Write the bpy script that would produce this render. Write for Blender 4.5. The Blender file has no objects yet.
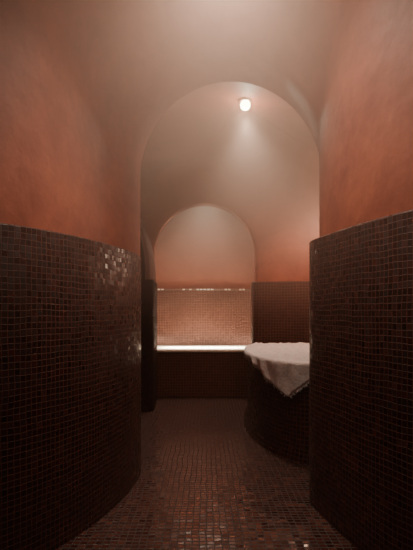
import bpy, bmesh, math, random
from mathutils import Vector, noise
random.seed(4)
S = bpy.context.scene
C = S.collection

# ------------------------------------------------------------------ helpers
def link_mesh(name, verts, faces, mat, uvs=None, parent=None, smooth=True):
    me = bpy.data.meshes.new(name)
    me.from_pydata([tuple(v) for v in verts], [], faces)
    if uvs is not None:
        ul = me.uv_layers.new(name='UVMap')
        for li, l in enumerate(me.loops):
            ul.data[li].uv = uvs[l.vertex_index]
    me.materials.append(mat)
    for p in me.polygons: p.use_smooth = smooth
    me.update()
    o = bpy.data.objects.new(name, me)
    C.objects.link(o)
    if parent: o.parent = parent
    return o

def struct(o):
    o['kind'] = 'structure'
    return o

def thing(name, label, cat, loc=(0, 0, 0)):
    o = bpy.data.objects.new(name, None)
    C.objects.link(o)
    o.location = loc
    o.empty_display_size = .1
    o['label'] = label; o['category'] = cat
    return o

def chaikin(pts, n, closed=False):
    for _ in range(n):
        out = []
        m = len(pts)
        if not closed: out.append(pts[0])
        for i in range(m if closed else m - 1):
            a, b = pts[i], pts[(i + 1) % m]
            out.append(tuple(.75 * x + .25 * y for x, y in zip(a, b)))
            out.append(tuple(.25 * x + .75 * y for x, y in zip(a, b)))
        if not closed: out.append(pts[-1])
        pts = out
    return pts

# ------------------------------------------------------------------ materials
def nd(nt, t, **kw):
    n = nt.nodes.new(t)
    for k, v in kw.items(): setattr(n, k, v)
    return n

def mth(nt, op, a, b=None, clamp=False):
    n = nt.nodes.new('ShaderNodeMath'); n.operation = op; n.use_clamp = clamp
    for i, v in enumerate((a, b)):
        if v is None: continue
        if isinstance(v, (int, float)): n.inputs[i].default_value = v
        else: nt.links.new(v, n.inputs[i])
    return n.outputs[0]

def tile_mat(name, size, cols, grout, rough=.28, tilt=.35, bump=.006, joint=.075, spec=.5, const=False, vj=1.0, uj=1.0, gloss=None):
    m = bpy.data.materials.new(name); m.use_nodes = True
    nt = m.node_tree; L = nt.links.new
    b = nt.nodes['Principled BSDF']
    b.inputs['Specular IOR Level'].default_value = spec
    uv = nd(nt, 'ShaderNodeUVMap')
    # hand laid: wobble the grid a little
    nz = nd(nt, 'ShaderNodeTexNoise'); nz.inputs['Scale'].default_value = 5; nz.inputs['Detail'].default_value = 2
    L(uv.outputs[0], nz.inputs['Vector'])
    sub = nd(nt, 'ShaderNodeVectorMath', operation='SUBTRACT'); L(nz.outputs['Color'], sub.inputs[0]); sub.inputs[1].default_value = (.5, .5, .5)
    sc = nd(nt, 'ShaderNodeVectorMath', operation='SCALE'); L(sub.outputs[0], sc.inputs[0]); sc.inputs['Scale'].default_value = size * .8
    ad = nd(nt, 'ShaderNodeVectorMath', operation='ADD'); L(uv.outputs[0], ad.inputs[0]); L(sc.outputs[0], ad.inputs[1])
    s2 = nd(nt, 'ShaderNodeVectorMath', operation='SCALE'); L(ad.outputs[0], s2.inputs[0]); s2.inputs['Scale'].default_value = 1 / size
    fl = nd(nt, 'ShaderNodeVectorMath', operation='FLOOR'); L(s2.outputs[0], fl.inputs[0])
    sp = nd(nt, 'ShaderNodeSeparateXYZ'); L(s2.outputs[0], sp.inputs[0])
    sf = nd(nt, 'ShaderNodeSeparateXYZ'); L(fl.outputs[0], sf.inputs[0])
    fx = mth(nt, 'SUBTRACT', sp.outputs[0], sf.outputs[0]); fy = mth(nt, 'SUBTRACT', sp.outputs[1], sf.outputs[1])
    ex = mth(nt, 'MINIMUM', fx, mth(nt, 'SUBTRACT', 1, fx)); ey = mth(nt, 'MINIMUM', fy, mth(nt, 'SUBTRACT', 1, fy))
    if vj != 1.0: ey = mth(nt, 'DIVIDE', ey, vj)
    if uj != 1.0: ex = mth(nt, 'DIVIDE', ex, uj)
    cb = nd(nt, 'ShaderNodeCombineXYZ'); L(sf.outputs[0], cb.inputs[0]); L(sf.outputs[1], cb.inputs[1])
    wn = nd(nt, 'ShaderNodeTexWhiteNoise', noise_dimensions='2D'); L(cb.outputs[0], wn.inputs['Vector'])
    e = mth(nt, 'MINIMUM', ex, ey)
    mr = nd(nt, 'ShaderNodeMapRange', interpolation_type='SMOOTHSTEP')
    L(e, mr.inputs['Value']); mr.inputs['From Min'].default_value = joint * .75; mr.inputs['From Max'].default_value = joint * 1.5
    mask = mr.outputs[0]
    rp = nd(nt, 'ShaderNodeValToRGB'); L(wn.outputs['Value'], rp.inputs[0])
    if const: rp.color_ramp.interpolation = 'CONSTANT'
    els = rp.color_ramp.elements
    els[0].position = 0; els[0].color = (*cols[0], 1)
    els[1].position = 1; els[1].color = (*cols[-1], 1)
    for i, c in enumerate(cols[1:-1]):
        k = els.new((i + 1) / (len(cols) - 1)); k.color = (*c, 1)
    # mineral blotches on the grout
    n2 = nd(nt, 'ShaderNodeTexNoise'); n2.inputs['Scale'].default_value = 3.5; n2.inputs['Detail'].default_value = 5
    L(uv.outputs[0], n2.inputs['Vector'])
    gm = nd(nt, 'ShaderNodeMix', data_type='RGBA'); L(n2.outputs[0], gm.inputs[0])
    gm.inputs[6].default_value = (*[g * .25 for g in grout], 1); gm.inputs[7].default_value = (*[g * 1.7 for g in grout], 1)
    mx = nd(nt, 'ShaderNodeMix', data_type='RGBA'); L(mask, mx.inputs[0]); L(gm.outputs[2], mx.inputs[6]); L(rp.outputs[0], mx.inputs[7])
    L(mx.outputs[2], b.inputs['Base Color'])
    sw = nd(nt, 'ShaderNodeSeparateXYZ'); L(wn.outputs['Color'], sw.inputs[0])
    ro = nd(nt, 'ShaderNodeMapRange'); L(mask, ro.inputs['Value']); ro.inputs['To Min'].default_value = .75; ro.inputs['To Max'].default_value = rough
    if gloss is not None:                       # glaze varies from tile to tile
        L(mth(nt, 'ADD', gloss, mth(nt, 'MULTIPLY', sw.outputs[2], rough - gloss)), ro.inputs['To Max'])
    L(ro.outputs[0], b.inputs['Roughness'])
    # every tile sits at its own small tilt
    tx = mth(nt, 'MULTIPLY', mth(nt, 'SUBTRACT', sw.outputs[0], .5), fx); ty = mth(nt, 'MULTIPLY', mth(nt, 'SUBTRACT', sw.outputs[1], .5), fy)
    h = mth(nt, 'MULTIPLY', mth(nt, 'ADD', tx, ty), tilt)
    h = mth(nt, 'MULTIPLY', mth(nt, 'ADD', h, .6), mask)
    bp = nd(nt, 'ShaderNodeBump'); bp.inputs['Strength'].default_value = 1; bp.inputs['Distance'].default_value = bump
    L(h, bp.inputs['Height']); L(bp.outputs[0], b.inputs['Normal'])
    return m

def plaster_mat(name, c1, c2, rough=.6):
    m = bpy.data.materials.new(name); m.use_nodes = True
    nt = m.node_tree; L = nt.links.new
    b = nt.nodes['Principled BSDF']
    tc = nd(nt, 'ShaderNodeTexCoord')
    n = nd(nt, 'ShaderNodeTexNoise'); n.inputs['Scale'].default_value = 2.6; n.inputs['Detail'].default_value = 9; n.inputs['Roughness'].default_value = .68
    L(tc.outputs['Object'], n.inputs['Vector'])
    rp = nd(nt, 'ShaderNodeValToRGB'); L(n.outputs[0], rp.inputs[0])
    rp.color_ramp.elements[0].position = .32; rp.color_ramp.elements[0].color = (*c1, 1)
    rp.color_ramp.elements[1].position = .68; rp.color_ramp.elements[1].color = (*c2, 1)
    L(rp.outputs[0], b.inputs['Base Color'])
    b.inputs['Roughness'].default_value = rough
    n3 = nd(nt, 'ShaderNodeTexNoise'); n3.inputs['Scale'].default_value = 14; n3.inputs['Detail'].default_value = 6
    L(tc.outputs['Object'], n3.inputs['Vector'])
    bp = nd(nt, 'ShaderNodeBump'); bp.inputs['Strength'].default_value = .3; bp.inputs['Distance'].default_value = .012
    L(n3.outputs[0], bp.inputs['Height']); L(bp.outputs[0], b.inputs['Normal'])
    return m

def flat_mat(name, col, rough=.5, metal=0, emit=None, es=0):
    m = bpy.data.materials.new(name); m.use_nodes = True
    nt = m.node_tree
    b = nt.nodes['Principled BSDF']
    n = nd(nt, 'ShaderNodeTexNoise'); n.inputs['Scale'].default_value = 30
    mx = nd(nt, 'ShaderNodeMix', data_type='RGBA'); nt.links.new(n.outputs[0], mx.inputs[0])
    mx.inputs[6].default_value = (*[c * .85 for c in col], 1); mx.inputs[7].default_value = (*col, 1)
    nt.links.new(mx.outputs[2], b.inputs['Base Color'])
    b.inputs['Roughness'].default_value = rough; b.inputs['Metallic'].default_value = metal
    if emit:
        b.inputs['Emission Color'].default_value = (*emit, 1); b.inputs['Emission Strength'].default_value = es
    return m

M_plaster = plaster_mat('red_tadelakt_plaster', (.26, .048, .023), (.53, .136, .070))
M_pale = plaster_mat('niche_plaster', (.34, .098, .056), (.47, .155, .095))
M_shaded = plaster_mat('shaded_dark_plaster', (.06, .013, .007), (.12, .030, .017))  # darkened plaster copy: shade of the left shoulder put into its colour
DARK = [(.007, .0008, .0006), (.021, .0024, .0015), (.034, .0042, .0026), (.012, .0014, .001), (.065, .0100, .0062)]
DARK_SHADED = [tuple(c * .5 for c in k) for k in DARK]  # wall palette darkened, recess shade painted into the left jamb tiles
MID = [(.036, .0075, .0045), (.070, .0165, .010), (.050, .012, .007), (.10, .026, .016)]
M_wall = tile_mat('dark_wall_mosaic', .0275, DARK, (.14, .037, .022), rough=.62, tilt=.6, joint=.045, spec=.42, uj=1.6, gloss=.22)
M_slab = tile_mat('dark_slab_mosaic', .032, DARK, (.17, .052, .030), rough=.4, tilt=.45, spec=.5, gloss=.18, joint=.055)
M_jamb = tile_mat('shaded_jamb_mosaic', .030, DARK_SHADED, (.008, .003, .002), rough=.7, tilt=.3, spec=.1)
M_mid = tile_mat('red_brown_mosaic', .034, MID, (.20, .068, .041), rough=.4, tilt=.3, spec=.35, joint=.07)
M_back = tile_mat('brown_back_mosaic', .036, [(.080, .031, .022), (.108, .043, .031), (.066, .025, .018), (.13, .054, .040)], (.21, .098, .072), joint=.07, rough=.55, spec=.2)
M_floor = tile_mat('wet_floor_mosaic', .035, [(.027, .0058, .0034), (.056, .0132, .0078), (.084, .0212, .0128), (.036, .008, .0048), (.14, .043, .027)], (.012, .0034, .0022), rough=.26, tilt=.65, bump=.005, spec=1.0, joint=.055, vj=2.0, gloss=.06)
M_seat = tile_mat('pale_seat_mosaic', .034, [(.88, .82, .72), (.91, .85, .76), (.94, .89, .80)], (.8, .7, .58), rough=.25, bump=.002)
M_edge = tile_mat('painted_glint_mosaic', .05, [(.10, .035, .022), (.12, .045, .028), (.9, .82, .7), (.10, .038, .024), (.11, .04, .026), (.88, .8, .68), (.10, .04, .025)], (.07, .03, .018), rough=.3, tilt=.8, const=True, joint=.10)  # pale cells are glints painted into the tile colour

# ------------------------------------------------------------------ vaulted plaster shells
def vault_section(st, nw=8, na=44):
    Y, xl, xr, zs, zt = st
    cx = (xl + xr) / 2; hw = (xr - xl) / 2
    z0 = 1.3
    pts = []
    for i in range(nw): pts.append((xl, Y, z0 + (zs - z0) * i / nw))
    for i in range(na + 1):
        a = math.pi - math.pi * i / na
        pts.append((cx + hw * math.cos(a), Y, zs + (zt - zs) * math.sin(a)))
    for i in range(nw): pts.append((xr, Y, zs - (zs - z0) * (i + 1) / nw))
    return pts

def vault(name, stations, n=3, mat=M_plaster):
    sts = chaikin(stations, n)
    V, F = [], []
    for s in sts: V += vault_section(s)
    k = len(vault_section(sts[0]))
    for i in range(len(sts) - 1):
        for j in range(k - 1):
            a = i * k + j
            F.append((a, a + 1, a + k + 1, a + k))
    return struct(link_mesh(name, V, F, mat))

front = [(3.46, -.458, .80, 2.0, 2.68), (3.38, -.452, .775, 2.0, 2.69), (3.28, -.460, .750, 2.0, 2.70), (3.17, -.500, .715, 2.0, 2.715), (3.07, -.555, .693, 2.0, 2.735),
         (3.00, -.595, .680, 2.02, 2.775), (2.94, -.618, .671, 2.10, 2.87), (2.86, -.636, .667, 2.24, 3.02), (2.72, -.668, .672, 2.40, 3.20), (2.5, -.715, .70, 2.5, 3.33),
         (2.25, -.79, .75, 2.5, 3.4), (2.0, -.92, .84, 2.5, 3.4), (1.72, -1.22, .95, 2.5, 3.4), (1.42, -1.72, 1.12, 2.5, 3.4),
         (1.0, -1.9, 1.5, 2.5, 3.4), (.4, -1.9, 1.75, 2.5, 3.4), (-1, -1.9, 1.75, 2.5, 3.4)]
vault('ceiling', front)
middle = [(3.46, -.458, .80, 2.0, 2.68), (3.47, -.5, .82, 1.98, 2.72), (3.48, -1.2, 1.4, 1.96, 2.88), (3.53, -1.53, 1.72, 1.95, 2.98), (4.6, -1.53, 1.72, 1.95, 2.98),
          (5.5, -1.53, 1.70, 1.95, 2.94), (5.80, -1.5, 1.66, 1.94, 2.9), (5.97, -1.3, 1.35, 1.92, 2.80), (6.04, -1.0, 1.0, 1.86, 2.62), (6.06, -.70, .68, 1.79, 2.44),
          (6.07, -.635, .60, 1.77, 2.39), (6.10, -.63, .59, 1.77, 2.385), (6.16, -.635, .585, 1.77, 2.38)]
vault('ceiling', middle)
backv = [(6.16, -.635, .585, 1.77, 2.38), (6.2, -.66, .6, 1.8, 2.4), (6.22, -1.0, .9, 1.9, 2.7), (6.3, -1.1, 1.0, 1.95, 2.8), (7.14, -1.1, 1.0, 1.95, 2.8)]
vault('ceiling', backv, mat=M_pale)

def end_wall(name, st, mat=M_plaster):
    pts = vault_section(st)
    Y = st[0]
    pts = [(st[1], Y, 0)] + pts + [(st[2], Y, 0)]
    return struct(link_mesh(name, pts, [tuple(range(len(pts)))], mat, smooth=False))
end_wall('wall_back', backv[-1], M_pale)
end_wall('wall_front', front[-1])

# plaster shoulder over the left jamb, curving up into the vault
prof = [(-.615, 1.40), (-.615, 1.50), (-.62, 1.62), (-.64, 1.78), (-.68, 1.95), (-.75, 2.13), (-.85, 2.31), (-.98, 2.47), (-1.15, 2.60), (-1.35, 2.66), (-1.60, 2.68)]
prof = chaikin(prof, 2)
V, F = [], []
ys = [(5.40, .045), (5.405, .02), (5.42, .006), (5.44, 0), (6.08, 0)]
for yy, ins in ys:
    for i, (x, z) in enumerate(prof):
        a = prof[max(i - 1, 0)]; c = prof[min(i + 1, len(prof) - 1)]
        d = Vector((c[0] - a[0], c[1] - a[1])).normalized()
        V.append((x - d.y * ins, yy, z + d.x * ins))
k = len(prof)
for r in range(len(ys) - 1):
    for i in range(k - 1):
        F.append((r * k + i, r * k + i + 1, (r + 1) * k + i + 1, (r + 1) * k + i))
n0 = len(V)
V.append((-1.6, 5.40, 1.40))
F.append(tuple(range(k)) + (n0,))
struct(link_mesh('wall_left', V, F, M_shaded))

# ------------------------------------------------------------------ tiled lower walls
def dado(name, path, mat, side, n=3, thick=.09, cap=.008):
    """path of (x, y, top); side=+1: solid lies to the left of the walking direction"""
    P = chaikin(path, n)
    V, UV, F = [], [], []
    s = 0
    for i, (x, y, t) in enumerate(P):
        if i: s += math.hypot(x - P[i-1][0], y - P[i-1][1])
        a = P[max(i-1, 0)]; b = P[min(i+1, len(P)-1)]
        d = Vector((b[0]-a[0], b[1]-a[1])).normalized()
        nrm = Vector((-d.y, d.x)) * side
        prof = [(0, 0, 0), (0, t * .5, t * .5), (0, t - cap, t - cap)]
        for k in range(1, 4):
            an = k / 3 * math.pi / 2
            prof.append((cap * (1 - math.cos(an)), t - cap + cap * math.sin(an), t - cap + cap * an))
        prof.append((thick, t, t + thick))
        for off, z, v in prof:
            V.append((x + nrm.x * off, y + nrm.y * off, z)); UV.append((s, v))
    k = 7
    for i in range(len(P) - 1):
        for j in range(k - 1):
            a = i * k + j
            F.append((a, a + k, a + k + 1, a + 1))
    return struct(link_mesh(name, V, F, mat, UV))

dado('wall_left', [(-1.86, -1, 1.46), (-1.86, 1.0, 1.46), (-1.75, 1.42, 1.46), (-1.25, 1.72, 1.46), (-.845, 2.05, 1.46), (-.704, 2.25, 1.46), (-.556, 2.61, 1.46), (-.475, 2.95, 1.46),
                   (-.445, 3.2, 1.46), (-.438, 3.43, 1.455), (-.50, 3.495, 1.455), (-.7, 3.50, 1.45), (-1.45, 3.51, 1.44), (-1.48, 3.6, 1.44), (-1.48, 4.3, 1.435)], M_wall, 1, thick=.23)
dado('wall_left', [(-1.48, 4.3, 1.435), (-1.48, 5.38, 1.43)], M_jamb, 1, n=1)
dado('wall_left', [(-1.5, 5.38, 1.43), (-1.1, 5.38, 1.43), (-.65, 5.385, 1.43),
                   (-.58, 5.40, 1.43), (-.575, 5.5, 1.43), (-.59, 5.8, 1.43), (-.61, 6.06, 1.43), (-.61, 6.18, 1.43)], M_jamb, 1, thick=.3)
dado('wall_left', [(-.63, 6.20, 1.40), (-.8, 6.21, 1.40), (-1.08, 6.21, 1.40)], M_wall, 1, n=1)
dado('wall_left', [(-1.06, 6.21, 1.40), (-1.06, 7.08, 1.40)], M_wall, 1, n=1)
dado('wall_right', [(1.7, -1, 1.495), (1.7, .4, 1.495), (1.45, 1.0, 1.495), (1.07, 1.5, 1.495), (.80, 1.94, 1.495), (.69, 2.3, 1.495), (.618, 2.65, 1.495), (.592, 2.8, 1.495), (.592, 2.9, 1.495),
                    (.62, 2.97, 1.49), (.66, 3.1, 1.48), (.72, 3.42, 1.47), (.80, 3.495, 1.46), (1.0, 3.50, 1.45), (1.6, 3.51, 1.44), (1.66, 3.6, 1.44), (1.66, 4.6, 1.44)], M_wall, -1)
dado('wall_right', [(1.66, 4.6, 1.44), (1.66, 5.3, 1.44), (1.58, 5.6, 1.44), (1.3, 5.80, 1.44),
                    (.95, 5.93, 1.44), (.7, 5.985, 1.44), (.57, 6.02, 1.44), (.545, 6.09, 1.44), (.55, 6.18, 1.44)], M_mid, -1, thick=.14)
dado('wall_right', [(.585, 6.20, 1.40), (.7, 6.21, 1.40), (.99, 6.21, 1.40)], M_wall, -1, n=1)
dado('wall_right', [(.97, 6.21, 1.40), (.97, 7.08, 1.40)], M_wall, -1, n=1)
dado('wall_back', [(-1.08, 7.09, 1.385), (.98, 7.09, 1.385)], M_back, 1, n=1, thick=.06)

# bullnose edging on top of the back wall mosaic
V, UV, F = [], [], []
nx, na = 120, 8
for i in range(nx + 1):
    x = -1.05 + 2.01 * i / nx
    for j in range(na + 1):
        a = -math.pi / 2 + math.pi * j / na
        V.append((x, 7.09 - .016 * math.cos(a), 1.391 + .010 * math.sin(a))); UV.append((x, .012 + .026 * (j / na)))
for i in range(nx):
    for j in range(na):
        a = i * (na + 1) + j
        F.append((a, a + na + 1, a + na + 2, a + 1))
struct(link_mesh('trim_1', V, F, M_edge, UV))

# floor
V = [(-2.1, -1.2, 0), (1.9, -1.2, 0), (1.9, 7.2, 0), (-2.1, 7.2, 0)]
struct(link_mesh('floor', V, [(0, 1, 2, 3)], M_floor, [(v[0] * 1.0, v[1]) for v in V], smooth=False))

# ------------------------------------------------------------------ bench
bench = thing('stone_bench', 'low built-in bench with pale lit seat along the back mosaic wall', 'bench', (-.05, 6.65, 0))
def box_grid(name, x0, x1, y0, y1, z0, z1, mat, parent, bev=.012):
    bm = bmesh.new()
    bmesh.ops.create_cube(bm, size=1)
    for v in bm.verts:
        v.co = Vector(((x0 + x1) / 2 + v.co.x * (x1 - x0), (y0 + y1) / 2 + v.co.y * (y1 - y0), (z0 + z1) / 2 + v.co.z * (z1 - z0))) - parent.location
    bmesh.ops.bevel(bm, geom=bm.edges[:], offset=bev, segments=3, affect='EDGES', profile=.5)
    bm.normal_update()
    uvl = bm.loops.layers.uv.new('UVMap')
    for f in bm.faces:
        n = f.normal
        for l in f.loops:
            c = l.vert.co
            l[uvl].uv = (c.x, c.y) if abs(n.z) > .7 else ((c.x, c.z) if abs(n.y) > .5 else (c.y, c.z))
    me = bpy.data.meshes.new(name); bm.to_mesh(me); bm.free()
    me.materials.append(mat)
    o = bpy.data.objects.new(name, me); C.objects.link(o); o.parent = parent
    return o
box_grid('base', -1.05, .96, 6.27, 7.08, 0, .57, M_mid, bench)
box_grid('seat', -1.05, .96, 6.25, 7.08, .57, .60, M_seat, bench, .008)

# ------------------------------------------------------------------ massage slab
slab = thing('massage_platform', 'rounded dark mosaic massage platform on the right under the white towel', 'massage platform', (1.0, 4.6, 0))
out0 = [(1.60, 3.60), (1.15, 3.56), (.78, 3.56), (.60, 3.72), (.47, 4.03), (.40, 4.45), (.40, 4.9), (.45, 5.35), (.55, 5.62), (.8, 5.7), (1.1, 5.52), (1.4, 5.3), (1.58, 4.9), (1.62, 4.2)]
outline = chaikin(out0, 3, closed=True)
cen = Vector((1.0, 4.6))
ZT = .70
def ring_mesh(name, prof, mat, cap_top):
    """prof: list of (inset distance towards centre, z)"""
    V, UV, F = [], [], []
    n = len(outline); k = len(prof)
    s = 0
    for i in range(n + 1):
        p = Vector(outline[i % n][:2])
        a = Vector(outline[(i - 1) % n]); b = Vector(outline[(i + 1) % n])
        d = (b - a).normalized(); nn = Vector((d.y, -d.x))
        if nn.dot(cen - p) < 0: nn = -nn
        if i: s += (p - Vector(outline[i - 1])).length
        v = 0
        for j, (ins, z) in enumerate(prof):
            if j: v += math.hypot(ins - prof[j-1][0], z - prof[j-1][1])
            q = p + nn * ins
            V.append((q.x - slab.location.x, q.y - slab.location.y, z)); UV.append((s, v))
    for i in range(n):
        for j in range(k - 1):
            a = i * k + j
            F.append((a, a + k, a + k + 1, a + 1))
    if cap_top:
        base = len(V)
        for i in range(n):
            q = V[i * k + k - 1]; V.append(q); UV.append((q[0], q[1]))
        F.append(tuple(range(base, base + n)))
    return link_mesh(name, V, F, mat, UV, parent=slab)
ring_mesh('base', [(-.04, 0), (-.035, .02), (-.022, .06), (-.010, .12), (-.004, .22), (-.001, .34), (0, .46), (0, .56), (0, .64)], M_slab, False)
ring_mesh('top', [(.0, .64), (.0, .66), (.0, .68), (.006, .693), (.02, .70)], M_slab, True)

# ------------------------------------------------------------------ towel
M_towel = bpy.data.materials.new('white_terry_towel'); M_towel.use_nodes = True
nt = M_towel.node_tree; b = nt.nodes['Principled BSDF']
b.inputs['Roughness'].default_value = .95
b.inputs['Sheen Weight'].default_value = .4
tc = nd(nt, 'ShaderNodeTexCoord')
vo = nd(nt, 'ShaderNodeTexNoise'); vo.inputs['Scale'].default_value = 46; vo.inputs['Detail'].default_value = 4; vo.inputs['Roughness'].default_value = .65
nt.links.new(tc.outputs['Object'], vo.inputs['Vector'])
rp = nd(nt, 'ShaderNodeValToRGB'); nt.links.new(vo.outputs[0], rp.inputs[0])
rp.color_ramp.elements[0].position = .36; rp.color_ramp.elements[0].color = (.90, .79, .75, 1)
rp.color_ramp.elements[1].position = .56; rp.color_ramp.elements[1].color = (.98, .95, .94, 1)
nt.links.new(rp.outputs[0], b.inputs['Base Color'])
bp = nd(nt, 'ShaderNodeBump'); bp.inputs['Strength'].default_value = .8; bp.inputs['Distance'].default_value = .012
nt.links.new(vo.outputs[0], bp.inputs['Height']); nt.links.new(bp.outputs[0], b.inputs['Normal'])

OV = [Vector(p[:2]) for p in outline]
def nearest(p):
    best = None
    n = len(OV)
    for i in range(n):
        a, bb = OV[i], OV[(i + 1) % n]
        ab = bb - a
        t = max(0, min(1, (p - a).dot(ab) / ab.length_squared))
        q = a + ab * t
        d = (p - q).length
        if best is None or d < best[0]: best = (d, q)
    ins = False
    j = n - 1
    for i in range(n):
        a, bb = OV[i], OV[j]
        if (a.y > p.y) != (bb.y > p.y) and p.x < (bb.x - a.x) * (p.y - a.y) / (bb.y - a.y) + a.x: ins = not ins
        j = i
    return best[0], best[1], ins
def drape(p):
    d, q, ins = nearest(p)
    N = lambda fx, fy, s: noise.noise(Vector((p.x * fx, p.y * fy, s)))
    ridge = lambda f, s: (1 - abs(N(f, f * .7, s)) * 2.2)
    wr = max(0, ridge(4.2, 0)) ** 3 * .013 + max(0, ridge(8.5, 5)) ** 3 * .009 + max(0, ridge(15, 9)) ** 3 * .004
    if ins:
        rr = min(1, d / .05)
        return Vector((p.x, p.y, ZT + .012 + wr * rr + .006 * rr))
    o = (p - q)
    nn = o.normalized() if d > 1e-5 else Vector((-.6, -.8))
    fold = (.009 * math.sin((p.x - p.y) * 19 + 4 * N(3, 3, 8)) + .007 * N(10, 10, 2)) * min(1, d / .10)
    off = .018 + min(d, .02) * .4 + fold + d * .04
    q2 = q + nn * max(off, .012)
    return Vector((q2.x, q2.y, ZT + .012 - max(0, d - .012)))
V, UV, F = [], [], []
NX, NY = 110, 170
corner = Vector((.372, 3.505)); ex = Vector((1, -.03)).normalized(); ey = Vector((-.014, 1)).normalized()
def tpt(u, v):
    fi, fj = u / 1.12, v / 1.95
    n1 = noise.noise(Vector((v * 4, 3.3, 0))) * .024 + noise.noise(Vector((v * 17, 9.3, 0))) * .008
    n2 = noise.noise(Vector((u * 4, 7.7, 4))) * .024 + noise.noise(Vector((u * 17, 1.7, 4))) * .008
    r = .24
    k = max(0, r - u) * max(0, r - v) / (r * r)
    return corner + ex * (u + n1 * (1 - fi) + .055 * k) + ey * (v + n2 * (1 - fj) + .05 * k)
for i in range(NX + 1):
    for j in range(NY + 1):
        u = 1.12 * i / NX; v = 1.95 * j / NY
        V.append(drape(tpt(u, v)))
        UV.append((u, v))
for i in range(NX):
    for j in range(NY):
        a = i * (NY + 1) + j
        F.append((a, a + NY + 1, a + NY + 2, a + 1))
towel = thing('towel', 'white rumpled terry towel spread over the massage platform with one corner hanging down', 'towel', (.9, 4.5, ZT))
tw = link_mesh('cloth', [v - towel.location for v in V], F, M_towel, UV, parent=towel)
sm = tw.modifiers.new('thick', 'SOLIDIFY'); sm.thickness = .009; sm.offset = 1
# fringe of short strands along the near hem and left hem
V, F = [], []
def strand(p, d):
    r = .0030
    n0 = len(V)
    side = Vector((random.uniform(-1, 1), random.uniform(-1, 1), 0)).normalized()
    L = random.uniform(.012, .030)
    for t, rr in ((0, r), (.5, r * .9), (1, r * .3)):
        c = p + d * L * t + side * (.004 * t * t)
        for k in range(4):
            a = k * math.pi / 2
            V.append(c + Vector((rr * math.cos(a), rr * math.sin(a), 0)) - towel.location)
    for s in range(2):
        for k in range(4):
            F.append((n0 + s * 4 + k, n0 + s * 4 + (k + 1) % 4, n0 + s * 4 + 4 + (k + 1) % 4, n0 + s * 4 + 4 + k))
for k in range(360):
    t = k / 360 + random.uniform(-.001, .001)
    if k % 2: uv = (max(0, t * .5), 0)
    else: uv = (0, max(0, t * 1.6))
    a = drape(tpt(*uv))
    inw = (uv[0], uv[1] + .01) if k % 2 else (uv[0] + .01, uv[1])
    d = a - drape(tpt(*inw))
    if d.length < 1e-5: continue
    d.normalize()
    if a.z > ZT: d = Vector((d.x, d.y, -.1)).normalized()
    strand(a, d)
link_mesh('fringe', V, F, M_towel, parent=towel)

# ------------------------------------------------------------------ round spotlight in the middle vault
lx, ly = .345, 4.45
cxm, hwm = (-1.53 + 1.72) / 2, (1.72 + 1.53) / 2
lz = 1.95 + 1.022 * math.sqrt(1 - ((lx - cxm) / hwm) ** 2)
lamp = thing('ceiling_spotlight', 'small round glowing spotlight in the red vault beyond the first arch', 'ceiling light', (lx, ly, lz))
def lathe(name, prof, mat, parent, n=28):
    V, F = [], []
    for i in range(n):
        a = 2 * math.pi * i / n
        for r, z in prof: V.append((r * math.cos(a), r * math.sin(a), z))
    k = len(prof)
    for i in range(n):
        for j in range(k - 1):
            F.append((i * k + j, ((i + 1) % n) * k + j, ((i + 1) % n) * k + j + 1, i * k + j + 1))
    return link_mesh(name, V, F, mat, parent=parent)
M_ring = flat_mat('terracotta_ring', (.30, .09, .048), .7, 0)
M_lens = flat_mat('glowing_lens', (1, .95, .85), .3, 0, (1, .62, .31), 50)
lathe('bezel', [(.036, .01), (.036, -.003), (.040, -.006), (.056, -.005), (.064, -.001), (.064, .01)], M_ring, lamp)
R = .045
lathe('lens', [(max(.0005, R * math.sin(t)), -.036 - R * math.cos(t)) for t in [i / 14 * 2.4 for i in range(15)]] + [(.029, .004)], M_lens, lamp)

def spot(name, loc, target, e, ang, col, rad=.05, blend=.9):
    l = bpy.data.lights.new(name, 'SPOT'); l.energy = e; l.spot_size = math.radians(ang); l.spot_blend = blend
    l.color = col; l.shadow_soft_size = rad
    o = bpy.data.objects.new(name, l); C.objects.link(o); o.location = loc
    o.rotation_euler = (Vector(target) - Vector(loc)).to_track_quat('-Z', 'Y').to_euler()
    return o
def point(name, loc, e, col, rad=.2):
    l = bpy.data.lights.new(name, 'POINT'); l.energy = e; l.color = col; l.shadow_soft_size = rad
    o = bpy.data.objects.new(name, l); C.objects.link(o); o.location = loc
    return o
def area(name, loc, target, e, sx_, sy_, col, spread=180):
    l = bpy.data.lights.new(name, 'AREA'); l.energy = e; l.shape = 'RECTANGLE'; l.size = sx_; l.size_y = sy_; l.color = col
    l.spread = math.radians(spread)
    o = bpy.data.objects.new(name, l); C.objects.link(o); o.location = loc
    o.rotation_euler = (Vector(target) - Vector(loc)).to_track_quat('-Z', 'Y').to_euler()
    return o
W = (1, .61, .42)
spot('middle_lamp', (lx, ly, lz - .15), (lx + .22, ly - .15, 0), 110, 95, (1, .66, .50), .06, 1)
point('middle_glow', (lx, ly, lz - .15), 17, W, .04)
point('vault_fill', (1.28, 5.45, 2.02), 26, (1, .57, .38), .2)  # added light without fixture, hidden on the right to fill the vault
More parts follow.
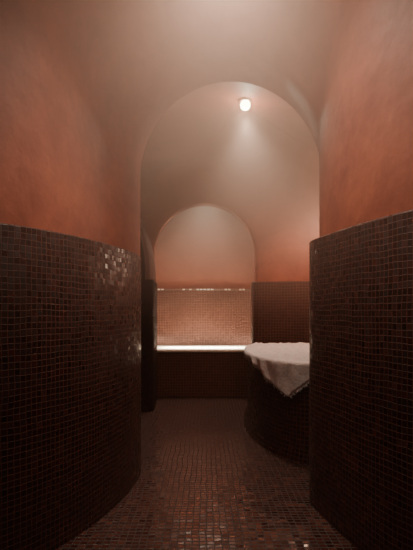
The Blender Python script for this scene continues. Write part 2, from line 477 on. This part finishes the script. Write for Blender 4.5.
spot('bench_lamp', (-.03, 6.62, 2.70), (-.03, 6.60, 0), 100, 150, (1, .66, .49), .2, 1)
area('seat_fill', (-.95, 6.66, .75), (.15, 6.66, .585), 42, .26, .06, (1, .84, .66), 30)  # unseen area light added beside the niche to brighten the seat
area('seat_fill', (.88, 6.66, .75), (-.2, 6.66, .585), 24, .26, .06, (1, .84, .66), 30)  # weaker unseen counterpart added on the right
spot('arch_lamp', (.1, 2.56, 3.1), (.08, 1.55, 0), 265, 102, (1, .66, .50), .08, 1)
point('room_fill', (-.1, .6, 2.9), 4, (1, .65, .50), .25)  # added fill for the front room, out of view, no fixture

# ------------------------------------------------------------------ steam and world: steam gathers under the vaults
w = bpy.data.worlds.new('steam'); S.world = w; w.use_nodes = True
nt = w.node_tree
nt.nodes['Background'].inputs[0].default_value = (0, 0, 0, 1)
nt.nodes['Background'].inputs[1].default_value = 0
vs = nt.nodes.new('ShaderNodeVolumeScatter')
vs.inputs['Color'].default_value = (1, .60, .48, 1)
vs.inputs['Anisotropy'].default_value = .2
geo = nt.nodes.new('ShaderNodeNewGeometry')
sx = nt.nodes.new('ShaderNodeSeparateXYZ'); nt.links.new(geo.outputs['Position'], sx.inputs[0])
mr = nt.nodes.new('ShaderNodeMapRange'); mr.interpolation_type = 'SMOOTHSTEP'
nt.links.new(sx.outputs[2], mr.inputs['Value'])
mr.inputs['From Min'].default_value = .9; mr.inputs['From Max'].default_value = 2.75
mr.inputs['To Min'].default_value = .010; mr.inputs['To Max'].default_value = .44
nt.links.new(mr.outputs[0], vs.inputs['Density'])
nt.links.new(vs.outputs[0], nt.nodes['World Output'].inputs['Volume'])

# ------------------------------------------------------------------ camera
cd = bpy.data.cameras.new('camera'); co = bpy.data.objects.new('camera', cd); C.objects.link(co)
co.location = (0, 0, 1.1); co.rotation_euler = (math.pi / 2, 0, 0)
cd.sensor_fit = 'VERTICAL'; cd.sensor_height = 55; cd.sensor_width = 41.3; cd.lens = 50
cd.shift_y = 35 / 550
cd.clip_start = .02
S.camera = co
